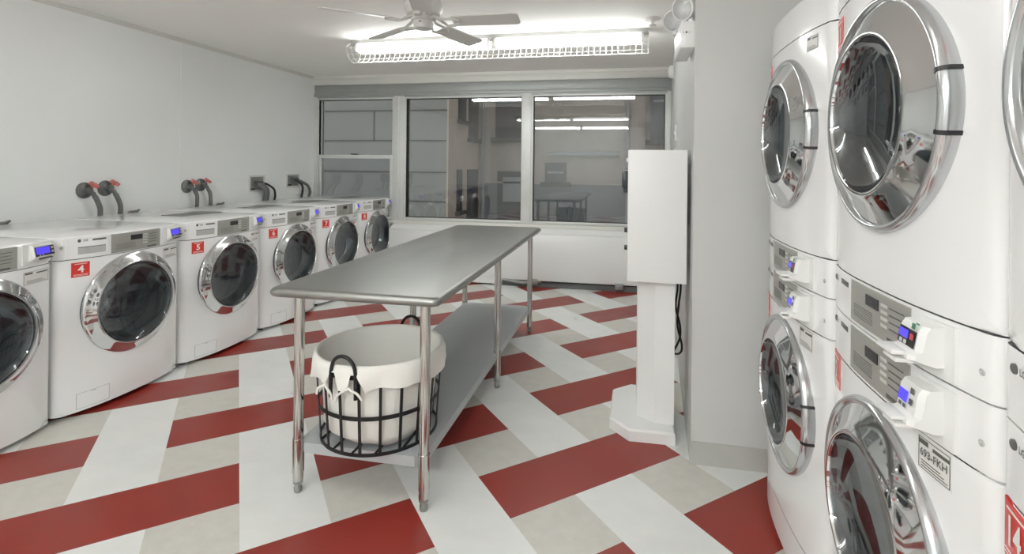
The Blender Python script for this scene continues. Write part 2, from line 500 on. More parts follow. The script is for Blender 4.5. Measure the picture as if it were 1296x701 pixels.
def patch(mb, fy, xa, xb, za, zb, out, thick=None, n=None):
    """sheet following the bowed front, standing `out` proud of it, with edges going back"""
    n = n or max(1, int(abs(xb - xa) / .007))
    t = out + .004 if thick is None else thick
    vs = []; fs = []
    for i in range(n + 1):
        x = xa + (xb - xa) * i / n
        y = fy(x) - out
        vs += [(x, y, za), (x, y, zb), (x, y + t, za), (x, y + t, zb)]
    for i in range(n):
        a = 4 * i; b = a + 4
        fs += [(a, b, b + 1, a + 1), (a, a + 2, b + 2, b), (a + 1, b + 1, b + 3, a + 3)]
    fs += [(0, 1, 3, 2), (4 * n, 4 * n + 2, 4 * n + 3, 4 * n + 1)]
    mb.add(vs, fs)

def text_on(fy, string, size, x, z, out, name, m, parent, bold=0.0, sx=1.0):
    vs, fs = text_mesh(string, size, bold)
    o = MB()
    o.add([(x + a * sx, fy(x + a * sx) - out, z + b) for a, b, c in vs], fs)
    return o.build(name, m, parent, smooth=False)

def text_data(fy, string, size, x, z, out, m, bold=0.0, sx=1.0):
    o = text_on(fy, string, size, x, z, out, 'numeral', m, None, bold, sx)
    me = o.data
    bpy.data.objects.remove(o)
    return me

def front_with_hole(mb, fy, w, za, zb, cz, R, seg=72):
    hw = w / 2
    angs = sorted(set([2 * PI * k / seg for k in range(seg)] + [math.atan2(z - cz, x) % (2 * PI) for x in (-hw, hw) for z in (za, zb)]))
    N = 9
    vs = []; fs = []
    for th in angs:
        c, s_ = math.cos(th), math.sin(th)
        t = min(hw / abs(c) if abs(c) > 1e-9 else 1e9, ((zb - cz) / s_) if s_ > 1e-9 else 1e9, ((za - cz) / s_) if s_ < -1e-9 else 1e9)
        for k in range(N + 1):
            q = 1 - (1 - k / N) ** 1.8
            rr = R + (t - R) * q
            x = max(-hw, min(hw, rr * c))
            vs.append((x, fy(x), cz + rr * s_))
    n = len(angs)
    for i in range(n):
        j = (i + 1) % n
        for k in range(N):
            a, b = i * (N + 1) + k, j * (N + 1) + k
            fs.append((a, a + 1, b + 1, b))
    mb.add(vs, fs)

def outline(fy, w, d):
    n = 28
    hw = w / 2
    xs = [-hw + .028 * (1 - math.cos(PI / 2 * k / 6)) for k in range(7)]
    xs = xs + [(-hw + .028) + (w - .056) * k / n for k in range(1, n)] + [-x for x in reversed(xs)]
    return [(x, fy(x)) for x in xs] + [(hw, d), (-hw, d)]

def shell(mb, fy, w, d, z0, z1, top=True):
    """cabinet sides, back, top (with a softened edge) and bottom; the front is left for the panels"""
    P = outline(fy, w, d)
    n = len(P)
    ins = lambda k: [(x * (1 - k / (w / 2)), y + (k if i < n - 2 else -k)) for i, (x, y) in enumerate(P)]
    if top:
        rows = [(P, z1 - .010), (ins(.003), z1 - .003), (ins(.010), z1)]
        for (a, za), (b, zb) in zip(rows, rows[1:]):
            mb.add([(x, y, za) for x, y in a] + [(x, y, zb) for x, y in b], [(i, (i + 1) % n, n + (i + 1) % n, n + i) for i in range(n)])
        mb.add([(x, y, z1) for x, y in rows[-1][0]], [tuple(range(n))])
        zt = z1 - .010
    else:
        mb.add([(x, y, z1) for x, y in P], [tuple(range(n))]); zt = z1
    mb.add([(x, y, z0) for x, y in P], [tuple(reversed(range(n)))])
    # sides and back
    b = [P[n - 3], P[n - 2], P[n - 1], P[0]]
    mb.add([(x, y, z0) for x, y in b] + [(x, y, zt) for x, y in b], [(0, 1, 5, 4), (1, 2, 6, 5), (2, 3, 7, 6)])
    return zt

def ring_fn(cx, cz, yb):
    return lambda a, b, d: (cx + a, yb - d, cz + b)

def feet(root, w, d, z=.03):
    for x in (-w / 2 + .07, w / 2 - .07):
        for y in (.06, d - .08):
            MB().lathe([(0, 0), (.022, 0), (.022, .008), (.013, .012), (.013, z + .002), (0, z + .002)], zfn(x, y), 16).build('foot', M['black_gasket'], root)

def make_reader(root, fy, x0, x1, z0, z1, style):
    """payment reader: back plate, wedge housing with a screen on its face, little card lip"""
    pm = MB()
    if style == 'washer':
        patch(pm, fy, x0, x1, z0, z1, .006)
        yb = min(fy(x0 + .02), fy(x1 - .02))
        xs0, xs1 = x0 + .035, x1 - .012
        zc = z1 - .005
        v = []
        for (z, o) in ((z0 + .012, .012), (z0 + .028, .034), (z0 + .034, .040), (zc - .008, .026), (zc, .014)):
            v.append((z, o))
        n = len(v)
        vs = []
        for x, ins in ((xs0 - .006, .012), (xs0, .0), (xs1, .0), (xs1 + .006, .012)):
            for z, o in v: vs.append((x, fy(x) - max(.004, o - ins), z))
            for z, o in (v[-1], v[0]): vs.append((x, fy(x) + .01, z))
        m = n + 2; fs = []
        for c in range(3):
            for k in range(m):
                a = c * m + k; b = c * m + (k + 1) % m
                fs.append((a, b, b + m, a + m))
        fs += [tuple(range(m)), tuple(range(4 * m - 1, 3 * m - 1, -1))]
        pm.add(vs, fs)
        rd = pm.build('card_reader', M['plastic'], root, angle=30)
        zs0, zs1 = z0 + .037, zc - .011
        def face(z):  # outward offset of the sloping face
            t = (z - (z0 + .034)) / ((zc - .008) - (z0 + .034)); return .040 + (.026 - .040) * t
        def sheet(mb, xa, xb, za, zb, e):
            mb.add([(x, fy(x) - face(z) - e, z) for x, z in ((xa, za), (xb, za), (xb, zb), (xa, zb))], [(0, 1, 2, 3)])
            mb.add([(x, fy(x) - face(z) + .004, z) for x, z in ((xa, za), (xb, za), (xb, zb), (xa, zb))], [(3, 2, 1, 0)])
        bz = MB(); sheet(bz, xs0 + .004, xs1 - .004, zs0, zs1, .0012)
        bz.build('reader_bezel', M['black'], rd, smooth=False)
        sc = MB(); sheet(sc, xs0 + .008, xs1 - .030, zs0 + .009, zs1 - .003, .0024)
        sc.build('screen', M['lcd'], rd, smooth=False)
        for k in range(2):
            ky = MB(); sheet(ky, xs1 - .022, xs1 - .010, zs0 + .010 + .018 * k, zs0 + .020 + .018 * k, .0024)
            ky.build('key', M['print_light'], rd, smooth=False)
            ky = MB(); sheet(ky, xs0 + .022 + k * .016, xs0 + .030 + k * .016, zs0 + .002, zs0 + .007, .0024)
            ky.build('key', M['print_light'], rd, smooth=False)
        sl = MB(); patch(sl, fy, xs0 + .03, xs1 - .01, z0 + .020, z0 + .0235, .0345, .01)
        sl.build('card_slot', M['groove'], rd)
    else:
        # wall plate on the right
        patch(pm, fy, x0 + .01, x1, z0, z1, .008)
        hx0, hx1 = x0, x1 - .022
        prot = .046
        yb0 = fy((hx0 + hx1) / 2)
        # housing profile in (z, out)
        prof = [(z0 + .022, .0), (z0 + .020, prot * .55), (z0 + .030, prot + .012), (z0 + .040, prot + .012), (z0 + .046, prot), (z1 - .018, prot * .86), (z1 - .008, prot * .72), (z1 - .004, .0)]
        m = len(prof); vs = []; fs = []
        for x, k in ((hx0, .004), (hx0 + .004, 0), (hx1 - .008, 0), (hx1, .010)):
            for z, o in prof: vs.append((x, yb0 - max(o - (k if o > 0 else 0), -.01) + (.012 if o == 0 else 0), z))
        for c in range(3):
            for k in range(m - 1):
                a = c * m + k
                fs.append((a, a + 1, a + 1 + m, a + m))
        fs += [tuple(range(m)), tuple(range(4 * m - 1, 3 * m - 1, -1))]
        pm.add(vs, fs)
        # card lip
        lx0, lx1 = hx0 - .004, hx0 + .055
        pm.box(lx0, lx1, yb0 - prot - .035, yb0 - prot + .01, z0 + .034, z0 + .042, .003)
        pm.box(lx0 + .012, lx1, yb0 - prot - .028, yb0 - prot + .01, z0 + .020, z0 + .028, .003)
        rd = pm.build('card_reader', M['plastic'], root, angle=30)
        zs0, zs1 = z0 + .048, z1 - .020
        def face(z):
            t = (z - (z0 + .046)) / ((z1 - .018) - (z0 + .046)); return prot + (prot * .86 - prot) * t
        def sheet(mb, xa, xb, za, zb, e):
            mb.add([(x, yb0 - face(z) - e, z) for x, z in ((xa, za), (xb, za), (xb, zb), (xa, zb))], [(0, 1, 2, 3)])
            mb.add([(x, yb0 - face(z) + .004, z) for x, z in ((xa, za), (xb, za), (xb, zb), (xa, zb))], [(3, 2, 1, 0)])
        if style == 'upper':
            bz = MB(); sheet(bz, hx0 + .004, hx1 - .010, zs0, zs1, .0012)
            bz.build('reader_bezel', M['black'], rd, smooth=False)
        sc = MB(); sheet(sc, hx0 + .007, hx1 - .034, zs0 + .012, zs1 - .004, .0024)
        sc.build('screen', M['lcd'], rd, smooth=False)
        kg = MB(); sheet(kg, hx1 - .028, hx1 - .016, zs0 + .034, zs0 + .045, .0024)
        kr = MB(); sheet(kr, hx1 - .028, hx1 - .016, zs0 + .014, zs0 + .025, .0024)
        kg.build('green_key' if style == 'upper' else 'key', M['key_green'] if style == 'upper' else M['print'], rd, smooth=False)
        kr.build('red_key' if style == 'upper' else 'key', M['key_red'] if style == 'upper' else M['print'], rd, smooth=False)
        for k in range(2):
            kw = MB(); sheet(kw, hx0 + .012 + k * .014, hx0 + .022 + k * .014, zs0 + .002, zs0 + .009, .0024)
            kw.build('key', M['print_light'] if style == 'upper' else M['print'], rd, smooth=False)
    return rd

def logo(root, fy, x, z, size=.02):
    lg = MB()
    lg.lathe([(0, .0022), (size * .62, .0022), (size * .62, 0)], lambda a, b, d: (x + a, fy(x) - d, z + b), 20)
    o = lg.build('maker_badge', M['print'], root)
    text_on(fy, 'LG', size * 1.15, x + size * 1.9, z, .0016, 'badge_letters', M['print'], o, .03)
    return o

def id_sticker(root, fy, xa, xb, za, zb, out=.0008, txt=None):
    mb = MB()
    mb.cur = 0; patch(mb, fy, xa, xb, za, zb, out)
    e = .003
    mb.cur = 1
    for (a, b, c, d) in ((xa + e, xb - e, za + e, za + e + .0012), (xa + e, xb - e, zb - e - .0012, zb - e), (xa + e, xa + e + .0014, za + e, zb - e), (xb - e - .0014, xb - e, za + e, zb - e)):
        patch(mb, fy, a, b, c, d, out + .0006, .001)
    w, h = xb - xa, zb - za
    patch(mb, fy, xa + .06 * w, xa + .34 * w, zb - .24 * h, zb - .10 * h, out + .0006, .001)
    patch(mb, fy, xa + .48 * w, xa + .94 * w, zb - .26 * h, zb - .16 * h, out + .0006, .001)
    for k in range(3):
        patch(mb, fy, xa + .12 * w, xa + (.9 - .1 * k) * w, za + (.12 + .08 * k) * h, za + (.145 + .08 * k) * h, out + .0006, .001)
    o = mb.build('identity_sticker', [M['paper'], M['print']], root, smooth=False)
    if txt: text_on(fy, txt, h * .32, (xa + xb) / 2, za + h * .53, out + .0008, 'sticker_letters', M['print'], o, .02, .92)
    return o

def number_sticker(root, fy, xa, xb, za, zb, m, out=.0016):
    mb = MB(); patch(mb, fy, xa, xb, za, zb, out)
    w, h = xb - xa, zb - za
    mb.cur = 1
    patch(mb, fy, xa + .16 * w, xb - .16 * w, zb - .13 * h, zb - .095 * h, out + .0006, .001)
    patch(mb, fy, xa + .10 * w, xb - .10 * w, za + .15 * h, za + .175 * h, out + .0006, .001)
    patch(mb, fy, xa + .10 * w, xb - .10 * w, za + .08 * h, za + .10 * h, out + .0006, .001)
    o = mb.build('number_sticker', [m, M['white_print']], root, smooth=False)
    return o

def panel_lines(mb, fy, xa, xb, za, zb):
    w, h = xb - xa, zb - za
    mb.cur = 1
    for k in range(4):
        z = zb - h * (.2 + .15 * k)
        patch(mb, fy, xa + .60 * w, xa + .70 * w, z - h * .05, z + h * .02, .0042, .001, 1)
        mb.cur = 2
        patch(mb, fy, xa + .73 * w, xa + (.93 - .02 * (k % 2)) * w, z - h * .025, z, .0042, .001, 2)
        mb.cur = 1
    mb.cur = 2
    patch(mb, fy, xa + .70 * w, xa + .90 * w, za + .05 * h, za + .13 * h, .0042, .001, 2)
    for k in range(6):
        patch(mb, fy, xa + .08 * w, xa + .45 * w, zb - h * (.56 + .055 * k), zb - h * (.548 + .055 * k), .0040, .001, 2)

# ---------------- washers
W_, D_, HW = .735, .93, .970
WB = bowfn(W_, .065)
def make_washer():
    fy = WB
    root = empty('washing_machine')
    cab = MB()
    shell(cab, fy, W_, D_, .03, HW)
    front_with_hole(cab, fy, W_, .03, .846, .557, .245)
    cab.cur = 1
    patch(cab, fy, -W_ / 2, W_ / 2, .8465, .8495, -.004, .01, 24)
    cab.build('cabinet', [M['enamel'], M['groove']], root)
    cp = MB()
    n = 30
    P = [(-W_ / 2 + W_ * k / n) for k in range(n + 1)]
    rows = ((.8495, 0.0), (.8500, 0.0), (.960, 0.0))
    for (za, oa), (zb, ob) in zip(rows, rows[1:]):
        cp.add([(x, fy(x) + oa, za) for x in P] + [(x, fy(x) + ob, zb) for x in P], [(i, i + 1, n + 2 + i, n + 1 + i) for i in range(n)])
    cp.build('control_panel', M['enamel'], root)
    # door
    yb = -.065
    fn = ring_fn(0, .557, yb)
    dr = MB()
    dr.cur = 1; dr.lathe([(.270, -.06), (.276, -.05), (.276, -.012), (.282, -.010)], fn)
    dr.cur = 0; dr.lathe([(.282, -.010), (.287, -.006), (.287, .000), (.284, .004)], fn)
    dr.cur = 0; dr.lathe([(.284, .004), (.280, .008), (.274, .011), (.258, .019), (.244, .028), (.236, .034), (.232, .036), (.228, .035), (.226, .030), (.225, .024)], fn, 96)
    door = dr.build('door', [M['chrome'], M['boot']], root, angle=50)
    gl = MB(); gl.lathe([(.225, .027), (.218, .018), (.20, .008), (.17, -.002), (.12, -.012), (.06, -.018), (0, -.020)], fn, 72)
    gl.build('door_glass', M['washer_glass'], door, angle=80, face=(0, -1, 0))
    ir = MB(); ir.lathe([(.224, .018), (.222, -.01), (.205, -.05), (.180, -.075), (.176, -.080), (.178, -.086), (.200, -.075)], fn, 72)
    ir.build('inner_ring', M['inner_ring'], door, angle=60)
    gk = MB(); gk.lathe([(.226, .024), (.229, -.02), (.222, -.06), (.226, -.065), (.238, -.10), (.225, -.13)], fn, 64)
    gk.build('door_gasket', M['boot'], root, angle=60)
    dm = MB(); dm.lathe([(.225, -.13), (.245, -.16), (.245, -.42), (.20, -.45), (.19, -.455), (.06, -.47), (0, -.47)], fn, 64)
    for k in range(3):
        a = 2 * PI * k / 3 + .5
        c, s_ = math.cos(a), math.sin(a)
        dm.tube([(.235 * c, yb + .17, .557 + .235 * s_), (.225 * c, yb + .3, .557 + .225 * s_), (.235 * c, yb + .42, .557 + .235 * s_)], .022, 8)
    dm.build('drum', M['drum'], root, angle=40)
    # detergent drawer
    dd = MB()
    patch(dd, fy, -.335, -.148, .853, .962, .004)
    dd.cur = 1; patch(dd, fy, -.288, -.162, .872, .910, .0046, .001)
    dd.cur = 2; patch(dd, fy, -.288, -.162, .9075, .911, .0056, .002)
    dd.cur = 2; patch(dd, fy, -.225, -.16, .940, .950, .0046, .001)
    dd.build('detergent_drawer', [M['enamel'], M['slot'], M['print']], root)
    logo(root, lambda x: fy(x) - .004, -.283, .945, .014)
    lk = MB(); lk.lathe([(0, .004), (.008, .004), (.008, 0)], lambda a, b, d: (-.352 + a, fy(-.345) - d, .915 + b), 16)
    lk.build('panel_screw', M['slot'], root)
    # gray display panel
    gp = MB(); patch(gp, fy, -.132, .176, .854, .961, .003)
    panel_lines(gp, fy, -.132, .176, .854, .961)
    g = gp.build('display_panel', [M['plastic_gray'], M['print_light'], M['print']], root)
    ds = MB(); patch(ds, fy, -.022, .050, .915, .944, .005)
    ds.build('display', M['black'], g)
    make_reader(root, fy, .198, .360, .864, .962, 'washer')
    id_sticker(root, fy, .205, .345, .764, .830)
    ns = number_sticker(root, fy, -.312, -.235, .752, .830, M['sticker_red'])
    nm = bpy.data.objects.new('numeral', bpy.data.meshes.new('numeral')); COL.objects.link(nm); nm.parent = ns
    # drain filter flap, low on the left
    ff = MB(); patch(ff, fy, -.285, -.135, .045, .125, -.001, .006)
    ff.cur = 1
    for a, b, c, d in ((-.287, -.133, .125, .127), (-.287, -.133, .043, .045), (-.287, -.285, .043, .127), (-.135, -.133, .043, .127), (-.222, -.198, .1185, .1215)):
        patch(ff, fy, a, b, c, d, .0008, .002)
    ff.build('filter_flap', [M['enamel'], M['slot']], root)
    feet(root, W_, D_)
    return root

def set_numeral(root, fy, s, size, x, z, m, out=.003, sx=1.0, bold=.022):
    nm = find(root, 'numeral')
    old = nm.data
    nm.data = text_data(fy, s, size, x, z, out, m, bold, sx)
    if old and old.users == 0: bpy.data.meshes.remove(old)

WY0 = {3: 1.735, 4: 2.490, 5: 3.250, 6: 4.005, 7: 4.755, 8: 5.491}
WLAB = {3: 'front-loading washer cut off by the left edge of the photo, left of machine 4',
        4: 'white front-loading washer with red number 4 sticker and chrome door ring',
        5: 'white front-loading washer with red number 5 sticker',
        6: 'white front-loading washer with red number 6 sticker, behind the near end of the table',
        7: 'white front-loading washer with red number 7 sticker, second from the window',
        8: 'white front-loading washer with red number 8 sticker, last in the row under the window'}
proto = make_washer()
for k in (3, 4, 5, 6, 7, 8):
    o = proto if k == 3 else copy_tree(proto)
    o.location = (-2.905, WY0[k], 0); o.rotation_euler = (0, 0, PI / 2)
    tag(o, WLAB[k], 'washing machine', 'front-loading washers along the left wall')
    set_numeral(o, WB, str(k), .052, -.2735, .792, M['white_print'])
for k in (5, 6, 7, 8):      # gray plates let into the top of these machines
    o = [q for q in bpy.data.objects if q.get('label') == WLAB[k]][0]
    tp = MB().box(-.03, .34, .335, .525, HW - .002, HW + .004, .0015)
    tp.build('top_plate', M['lid'], o)

# ---------------- stacked dryers
DW, DD = .66, .76
DB = bowfn(DW, .036, .022)
def dryer_door(root, fy, cz):
    yb = -.036
    fn = ring_fn(0, cz, yb)
    dr = MB()
    dr.cur = 1
    dr.lathe([(.257, -.05), (.264, -.04), (.264, .000), (.262, .008), (.258, .014), (.253, .016), (.248, .014), (.245, .009)], fn, 96)
    dr.cur = 0
    dr.lathe([(.245, .009), (.240, .011), (.220, .019), (.200, .029), (.186, .037), (.180, .039), (.175, .037), (.173, .030)], fn, 96)
    door = dr.build('door', [M['chrome'], M['satin']], root, angle=50)
    gl = MB(); gl.lathe([(.173, .032), (.168, .020), (.155, .006), (.13, -.006), (.09, -.016), (.045, -.021), (0, -.023)], fn, 72)
    gl.build('door_glass', M['dryer_glass'], door, angle=80, face=(0, -1, 0))
    hd = MB()
    a = .22
    hd.lathe([(.2645, -.036), (.2652, .0), (.2632, .0085), (.2586, .015), (.253, .0172), (.2476, .015), (.2446, .009)], fn, 14, -a, a)
    h = hd.build('door_handle', M['satin'], door, angle=60)
    for t in (-a, a):
        sm = MB()
        sm.lathe([(.2665, -.03), (.2672, .0), (.265, .0095), (.259, .0165), (.253, .0187), (.246, .0165), (.243, .009)], fn, 1, t - .016, t + .016)
        sm.build('handle_gap', M['black'], h, angle=60)
    dm = MB(); dm.lathe([(.173, .029), (.20, -.03), (.232, -.06), (.26, -.09), (.26, -.45), (.2, -.47), (0, -.47)], fn, 64)
    dm.build('drum', M['drum'], root, angle=40)

def dryer_controls(root, fy, z0, z1, style):
    zz0, zz1 = z0 + .004, z1 - .004
    lb = MB(); patch(lb, fy, -.225, -.165, zz1 - .030, zz1 - .018, .0012)
    lb.build('model_label', M['print'], root)
    logo(root, fy, -.285, zz1 - .026, .013)
    gp = MB(); patch(gp, fy, -.135, .135, zz0 + .004, zz1 - .002, .003)
    panel_lines(gp, fy, -.135, .135, zz0 + .004, zz1 - .002)
    g = gp.build('display_panel', [M['plastic_gray'], M['print_light'], M['print']], root)
    ds = MB(); patch(ds, fy, -.045, .015, zz0 + .062, zz0 + .086, .005)
    ds.build('display', M['black'], g)
    make_reader(root, fy, .165, .258, z0 + .004, z1 - .008, style)
    lk = MB()
    lk.lathe([(.006, -.002), (.006, .0012), (.0045, .0016), (.003, .0004), (0, .0004)], lambda a, b, d: (.30 + a, fy(.30) - d, (z0 + z1) / 2 - .010 + b), 18)
    lk.build('panel_lock', M['slot'], root)

def hband(mb, fy, w, z0, z1, n=30):
    P = outline(fy, w, .5)[:-2]
    m = len(P)
    mb.add([(x, y, z0) for x, y in P] + [(x, y, z1) for x, y in P], [(i, i + 1, m + i + 1, m + i) for i in range(m - 1)])

def make_dryer(upper):
    fy = DB
    root = empty('clothes_dryer')
    Ht = .94 if upper else .985
    cab = MB()
    z0 = 0.002 if upper else .03
    shell(cab, fy, DW, DD, z0, Ht, top=upper)
    g = .0016
    if upper:
        cz = .505
        front_with_hole(cab, fy, DW, .115 + g, .82 - g, cz, .235)
        hband(cab, fy, DW, .82 + g, Ht - .010)
        seams = (.115, .82)
        pz = (z0, .115 - g)
    else:
        cz = .575
        front_with_hole(cab, fy, DW, .15 + g, .865 - g, cz, .235)
        hband(cab, fy, DW, z0, .15 - g)
        seams = (.15, .865)
        pz = (.865 + g, Ht - .001)
    cab.cur = 1
    for z in seams: patch(cab, fy, -DW / 2 + .001, DW / 2 - .001, z - g, z + g, -.003, .008, 24)
    if upper: patch(cab, fy, -DW / 2 + .001, DW / 2 - .001, .0, z0, -.003, .008, 24)
    cab.build('cabinet', [M['enamel'], M['groove']], root)
    cp = MB(); hband(cp, fy, DW, pz[0], pz[1])
    cp.build('control_panel', M['enamel'], root)
    dryer_door(root, fy, cz)
    dryer_controls(root, fy, pz[0], pz[1], 'upper' if upper else 'lower')
    if upper:
        number_sticker(root, fy, -.312, -.235, .705, .795, M['sticker_red'])
        id_sticker(root, fy, .19, .26, .755, .802)
    else:
        number_sticker(root, fy, -.318, -.231, .772, .860, M['sticker_red'])
        id_sticker(root, fy, .160, .245, .795, .860)
        feet(root, DW, DD)
    ns = find(root, 'number_sticker')
    nm = bpy.data.objects.new('numeral', bpy.data.meshes.new('numeral')); COL.objects.link(nm); nm.parent = ns
    return root
dl = make_dryer(False); du = make_dryer(True)
STK = {1: 1.968, 2: 1.277, 3: .613}
DLAB = {(1, 0): ('lower dryer of the farthest stack, beside the gray wall corner', '10'),
        (1, 1): ('upper dryer of the farthest stack, beside the gray wall corner', '9'),
        (2, 0): ('lower dryer of the middle stack, with a bordered 693-FKH sticker', '12'),
        (2, 1): ('upper dryer of the middle stack, with red number 11 sticker and large chrome door', '11'),
        (3, 0): ('dryer with red number 14 sticker, cut off at the lower right edge of the photo', '14'),
        (3, 1): ('upper dryer cut off at the right edge of the photo, above dryer number 14', '13')}
first = {0: True, 1: True}
for k in (1, 2, 3):
    for up in (0, 1):
        src = du if up else dl
        o = src if first[up] else copy_tree(src)
        first[up] = False
        o.location = (.588, STK[k], .985 if up else 0); o.rotation_euler = (0, 0, -PI / 2)
        lb, num = DLAB[(k, up)]
        tag(o, lb, 'dryer', 'upper dryers of the stacks' if up else 'lower dryers of the stacks')
        if up: set_numeral(o, DB, num, .056, -.2735, .748, M['white_print'])
        else: set_numeral(o, DB, num, .064, -.2800, .817, M['white_print'], sx=.72)
        if (k, up) == (2, 0):
            text_on(DB, '693-FKH', .0205, .2025, .8295, .0018, 'sticker_letters', M['print'], find(o, 'identity_sticker'), .02, .92)
            ns = find(o, 'number_sticker'); ns.data = ns.data.copy(); ns.data.materials[0] = M['sticker_faded']; ns['label'] = 'faded red number 12 sticker'

# ------------------------------------------------------------------ steel work table
TX0, TX1, TY0, TY1, TZ = -1.405, -.683, 1.79, 4.10, .873
t = empty('work_table', ((TX0 + TX1) / 2, (TY0 + TY1) / 2, 0))
tag(t, 'long stainless steel folding table with undershelf in the middle of the room', 'table')
def rrect(x0, x1, y0, y1, r, n=6):
    pts = []
    for cx, cy, a in ((x1 - r, y1 - r, 0), (x0 + r, y1 - r, PI / 2), (x0 + r, y0 + r, PI), (x1 - r, y0 + r, 1.5 * PI)):
        for k in range(n + 1):
            th = a + PI / 2 * k / n
            pts.append((cx + r * math.cos(th), cy + r * math.sin(th)))
    return pts
def loops(mb, rows):
    n = len(rows[0][0])
    for (a, za), (b, zb) in zip(rows, rows[1:]):
        mb.add([(x, y, za) for x, y in a] + [(x, y, zb) for x, y in b], [(i, (i + 1) % n, n + (i + 1) % n, n + i) for i in range(n)])
tt = MB()
rows = []
hh = .019
inner = []
for k in range(9):
    a = -PI / 2 + PI * k / 8
    ins = hh * (1 - math.cos(a))
    rows.append((rrect(TX0 + ins, TX1 - ins, TY0 + ins, TY1 - ins, .03), TZ - hh + hh * math.sin(a)))
loops(tt, rows)
tt.add([(x, y, TZ) for x, y in rows[-1][0]], [tuple(range(len(rows[-1][0])))])
tt.add([(x, y, rows[0][1]) for x, y in rows[0][0]], [tuple(reversed(range(len(rows[0][0]))))])
under(tt.build('tabletop', M['steel'], angle=50), t)
LX = (-1.337, -.780); LY = (1.905, 3.06, 4.122)
SZ = .215
sh = MB()
c = .035
pts = [(LX[0] + c, LY[0] - .012), (LX[1] - c, LY[0] - .012), (LX[1], LY[0] + c), (LX[1], LY[2] - c), (LX[1] - c, LY[2] + .012), (LX[0] + c, LY[2] + .012), (LX[0], LY[2] - c), (LX[0], LY[0] + c)]
sh.prism(pts, SZ - .042, SZ)
so = under(sh.build('undershelf', M['steel_shelf'], smooth=False), t)
for i, x in enumerate(LX):
    for j, y in enumerate(LY):
        lg = MB().tube([(x, y, .05), (x, y, TZ - .036)], .0205, 20)
        lg.tube([(x, y, .085), (x, y, .225)], .0232, 20)
        lg.lathe([(.0205, TZ - .06), (.032, TZ - .05), (.032, TZ - .0365)], zfn(x, y), 20)
        lo = under(lg.build('leg', M['tube'], angle=40), t)
        ft = MB().lathe([(.0, 0), (.013, .0), (.016, .006), (.0165, .022), (.013, .028), (.013, .034), (.019, .038), (.0195, .052)], zfn(x, y), 18)
        fo2 = ft.build('bullet_foot', M['foot'], lo); 

# ------------------------------------------------------------------ laundry basket on the undershelf
HANG = 266
BC = (-1.062, 2.088); BZ = SZ; RB, RT = .243, .266; BT = .545
def rr(z): return RB + (RT - RB) * (z - BZ) / (BT - BZ)
bk = empty('laundry_basket', (BC[0], BC[1], BZ))
tag(bk, 'round black wire laundry basket with white canvas liner on the undershelf', 'laundry basket')
fr = MB()
def flat_ring(z, R, w=.016, th=.004):
    fr.lathe([(R, z), (R, z + w), (R + th, z + w), (R + th, z), (R, z)], lambda a, b, d: (BC[0] + a, BC[1] + b, d), 64)
flat_ring(BZ, rr(BZ), .012, .006); flat_ring(BZ + .145, rr(BZ + .15)); flat_ring(BT - .02, rr(BT - .02))
NB = 20
HA = (math.radians(HANG), math.radians(HANG - 180))
for k in range(NB):
    a = 2 * PI * (k + .5) / NB
    ca, sa = math.cos(a), math.sin(a)
    vs = []
    for z in (BZ, BT):
        R = rr(z) + .001
        for dr_, dt in ((0, -.006), (.004, -.006), (.004, .006), (0, .006)):
            vs.append((BC[0] + (R + dr_) * ca - dt * sa, BC[1] + (R + dr_) * sa + dt * ca, z))
    fr.add(vs, [(0, 1, 5, 4), (1, 2, 6, 5), (2, 3, 7, 6), (3, 0, 4, 7), (3, 2, 1, 0), (4, 5, 6, 7)])
for k in range(5):
    o_ = -.18 + .09 * k
    L = math.sqrt(RB ** 2 - o_ ** 2)
    fr.tube([(BC[0] + o_, BC[1] - L, BZ + .006), (BC[0] + o_, BC[1] + L, BZ + .006)], .005, 6)
under(fr.build('wire_frame', M['iron'], angle=40), bk)
for a in HA:
    hm = MB()
    path = []
    for k in range(17):
        q = PI * k / 16
        da = .20 * math.cos(q) * (1 if abs(math.cos(q)) < .98 else 1)
        z = BT - .03 + .105 * math.sin(q) ** .6 if k not in (0, 16) else BT - .09
        path.append((BC[0] + (RT + .014) * math.cos(a + da), BC[1] + (RT + .014) * math.sin(a + da), z))
    hm.tube(path, .0075, 8)
    under(hm.build('handle', M['iron'], angle=60), bk)
# liner: inside wall, rolled rim, cuff hanging outside with notches at the handles
ln = MB()
SEG = 96
def cuff_bottom(th):
    z = .486 + .008 * math.sin(5 * th) + .006 * math.sin(11 * th + 1)
    for a in HA:
        d = (th - a + PI) % (2 * PI) - PI
        if abs(d) < .27: z = (BT + .008 if abs(d) > .11 else z) if abs(d) < .23 else z + .04
    return min(z, BT + .02)
prof = []
rows = []
wr = lambda th, k: .004 * math.sin(7 * th + k) + .003 * math.sin(13 * th + 2 * k)
def liner_row(fn_): return [fn_(2 * PI * k / SEG) for k in range(SEG)]
rows.append(liner_row(lambda th: (.0, th, BZ + .045)))
rows.append(liner_row(lambda th: (.12, th, BZ + .035)))
rows.append(liner_row(lambda th: (.205 + wr(th, 1), th, BZ + .030 + .012 * math.sin(3 * th + 1))))
rows.append(liner_row(lambda th: (.226 + wr(th, 2) * 1.4, th, BZ + .06)))
rows.append(liner_row(lambda th: (.236 + wr(th, 3), th, BZ + .15)))
rows.append(liner_row(lambda th: (.246 + wr(th, 4) * .5, th, BZ + .27)))
rows.append(liner_row(lambda th: (.256, th, BT + .022)))
n_in = len(rows)
rows.append(liner_row(lambda th: (.262, th, BT + .036)))
rows.append(liner_row(lambda th: (.272, th, BT + .034)))
rows.append(liner_row(lambda th: (.279 + wr(th, 5) * .6, th, BT + .012)))
rows.append(liner_row(lambda th: (.282 + wr(th, 6), th, (BT + .012 + cuff_bottom(th)) / 2)))
